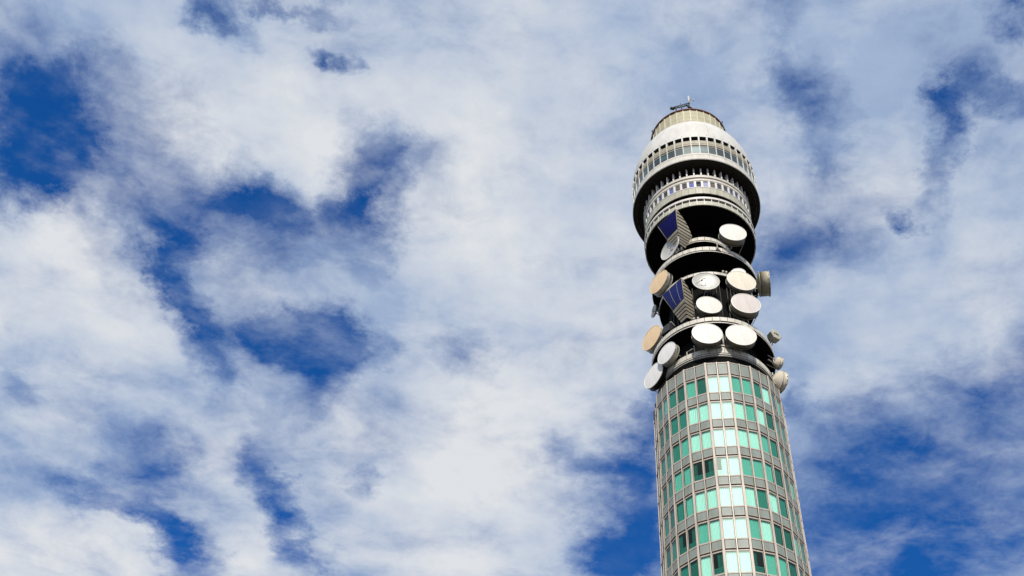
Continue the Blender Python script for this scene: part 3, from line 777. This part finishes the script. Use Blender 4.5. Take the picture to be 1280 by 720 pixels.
# gaps (negative) and banks (positive) of the cloud layer: centre, half axes, turn, weight
PATCH=[(60,105,80,42,15,-.24),(90,180,85,54,0,-.8),(10,180,60,60,0,-.6),(30,215,50,30,0,-.3),(150,240,60,20,35,-.28),(215,335,16,65,-30,-.4),
(300,275,66,36,10,-.72),(370,268,55,20,-5,-.5),(250,240,30,20,0,-.2),(455,245,30,62,5,-.85),(497,180,25,24,0,-.5),(545,190,25,15,0,-.25),
(243,15,26,22,0,-.75),(266,45,34,15,35,-.5),(330,-4,60,9,0,-.5),(422,62,20,10,25,-.65),
(375,425,60,24,5,-.7),(430,432,40,16,0,-.5),(405,460,28,38,20,-.6),(345,418,38,16,20,-.45),(237,395,16,55,-15,-.5),(268,445,14,16,0,-.3),
(592,442,30,18,30,-.5),(192,572,36,26,20,-.5),(92,608,50,14,28,-.55),(180,650,44,13,38,-.5),(240,698,46,18,42,-.75),
(320,575,28,20,0,-.4),(352,640,15,52,-22,-.75),(378,692,24,14,0,-.45),(450,605,15,14,0,-.55),(20,482,20,10,30,-.3),
(1012,130,40,32,25,-.75),(1030,200,20,30,0,-.25),(1183,172,17,42,15,-.65),(1180,125,14,14,0,-.4),(1266,12,30,22,0,-.75),(1217,95,16,26,0,-.35),(1262,130,36,13,10,-.5),
(1128,267,16,9,0,-.6),(1100,250,30,12,0,-.15),(965,300,34,44,0,-.55),(1035,290,34,20,0,-.3),(985,70,16,50,0,-.22),(975,22,30,12,0,-.25),
(1200,640,165,90,-15,-.58),(1255,505,110,45,-28,-.4),(1065,580,50,50,0,-.35),(1140,710,130,50,0,-.4),(1002,494,15,22,-20,-.5),
(793,672,38,60,0,-.8),(745,578,45,16,28,-.4),(806,570,20,55,0,-.4),(813,500,14,20,0,-.35),(705,545,20,14,0,-.25),(770,715,50,30,0,-.4),
(310,345,110,55,0,-.2),(280,440,70,60,0,-.12),(400,545,70,60,0,-.12),(30,50,60,60,0,-.15),
(560,610,150,120,0,.35),(340,165,130,75,10,.4),(90,330,110,80,20,.4),(70,430,150,60,10,.3),(640,210,150,150,0,.4),(110,690,120,42,10,.5),
(285,620,45,65,-15,.45),(1110,70,120,60,0,.25),(1120,400,140,80,-10,.35),(1010,440,70,60,0,.3),(680,370,90,70,0,.3),(190,30,90,40,15,.3),(500,90,110,60,0,.3),(760,60,120,60,0,.25),(1180,330,90,50,0,.2),
(920,660,60,60,0,-.3),(225,325,105,45,30,-.13),(330,490,90,45,45,-.22),(215,600,80,40,20,-.2),(1010,330,60,60,0,-.2),(1140,570,120,60,-15,-.12)]
cov=None
big1=noise(2.2,2,.5,off=(5.3,9.1,0))
cov=math('MULTIPLY_ADD',big1.outputs[0],.30,.46)
def patch(acc,px,py,a,b_,rot,wt,kr=2.15):
    c0=plane(px,py); J=np.stack([(plane(px+1,py)-plane(px-1,py))/2,(plane(px,py+1)-plane(px,py-1))/2],1)
    th=radians(rot); Rm=np.array([[cos(th),-sin(th)],[sin(th),cos(th)]])
    U,Sg,_=np.linalg.svd(J@Rm@np.diag([a,b_]))
    if np.linalg.det(U)<0: U[:,1]*=-1
    t=N.new('ShaderNodeTexGradient'); t.gradient_type='SPHERICAL'
    tm=t.texture_mapping; tm.vector_type='TEXTURE'; tm.translation=(c0[0],c0[1],0); tm.rotation=(0,0,atan2(U[1,0],U[0,0]))
    tm.scale=(Sg[0]*kr,Sg[1]*kr,1)
    L.new(QW,t.inputs[0]); return math('MULTIPLY_ADD',t.outputs['Fac'],wt,acc)
for P_ in PATCH: cov=patch(cov,*P_[:5],P_[5]*(1.12 if P_[5]<0 else .55))
det=noise(6.5,14,.60,dist=.35,rot=.5,sc=(1,1.5,1))
fine=noise(24,12,.68,dist=.6,off=(1,4,0))
cov=math('MULTIPLY_ADD',det.outputs[0],1.5,cov)
cov=math('MULTIPLY_ADD',fine.outputs[0],.6,math('SUBTRACT',cov,.05))
# cov centre ~ .59+.425+.08 = 1.1
alpha=smooth(cov,.74,1.86)
alpha=math('POWER',alpha,.8)
veil=noise(3.0,8,.6,off=(8,2,0))
veil2=noise(8,12,.62,off=(4,6,0),rot=-.6,sc=(1,1.3,1))
wsp=math('MULTIPLY',smooth(veil2.outputs[0],.42,.78,.0,.6),smooth(veil.outputs[0],.38,.62,.15,1.))
alpha=math('ADD',alpha,math('MULTIPLY',math('SUBTRACT',1.,alpha),wsp))
alpha=math('MULTIPLY',alpha,.985)
shade=noise(4.2,7,.52,off=(2.2,7.7,0),dist=.2)
thick=smooth(cov,1.15,2.2)
sh=math('MULTIPLY_ADD',shade.outputs[0],2.8,-.95,True)
lum=math('MULTIPLY_ADD',thick,.55,math('MULTIPLY',sh,.5),True)
# thicker, sunlit banks and thinner, greyer ones
for P_ in ((300,165,170,100,0,.4),(570,600,150,110,0,.45),(90,330,120,80,0,.35),(90,690,150,50,0,.45),(640,230,120,150,0,.3),(285,620,50,60,0,.3),
           (1090,90,200,120,0,-.4),(150,30,150,60,0,-.3),(1150,400,170,110,0,-.2),(60,500,150,50,0,-.3),(1000,500,90,110,0,-.15),(380,330,110,60,0,-.2),(560,90,100,60,0,-.1)):
    lum=patch(lum,*P_,1.8)
sh2=noise(9,6,.55,off=(6.2,1.1,0))
lum=math('MULTIPLY_ADD',sh2.outputs[0],1.5,math('SUBTRACT',lum,.84),True)
K=10.9
greyc=(.335*K,.43*K,.60*K); whitec=(.685*K,.705*K,.735*K)
cl=mix(lum,greyc,whitec)
hs=N.new('ShaderNodeHueSaturation'); hs.inputs['Saturation'].default_value=1.2; hs.inputs['Value'].default_value=1.0
tv=N.new('ShaderNodeVectorMath'); tv.operation='MULTIPLY'; tv.inputs[1].default_value=(.98,1.08,1.42); L.new(sky.outputs[0],tv.inputs[0]); L.new(tv.outputs[0],hs.inputs['Color'])
L.new(mix(alpha,hs.outputs[0],cl),bg.inputs[0])

# ------------------------------------------------------------------ camera and output
cd=bpy.data.cameras.new('camera'); co=bpy.data.objects.new('camera',cd); col.objects.link(co); scene.camera=co
cd.sensor_width=36; cd.lens=FOC/1280*36; cd.clip_end=5000; cd.clip_start=.5
fwd=Vector((0,cos(PITCH),sin(PITCH))); up=Vector((0,-sin(PITCH),cos(PITCH))); rt=Vector((1,0,0))
X=rt*cos(ROLL)+up*sin(ROLL); Y=-rt*sin(ROLL)+up*cos(ROLL)
# picture axes: x_img = u cos r + v sin r
co.matrix_world=Matrix(((X.x,Y.x,-fwd.x,CAM.x),(X.y,Y.y,-fwd.y,CAM.y),(X.z,Y.z,-fwd.z,CAM.z),(0,0,0,1)))
vs=scene.view_settings; vs.view_transform='Standard'; vs.look='None'; vs.exposure=0.; vs.gamma=1
scene.render.resolution_x=1024; scene.render.resolution_y=576
try:
    scene.cycles.transparent_max_bounces=16
except Exception: pass
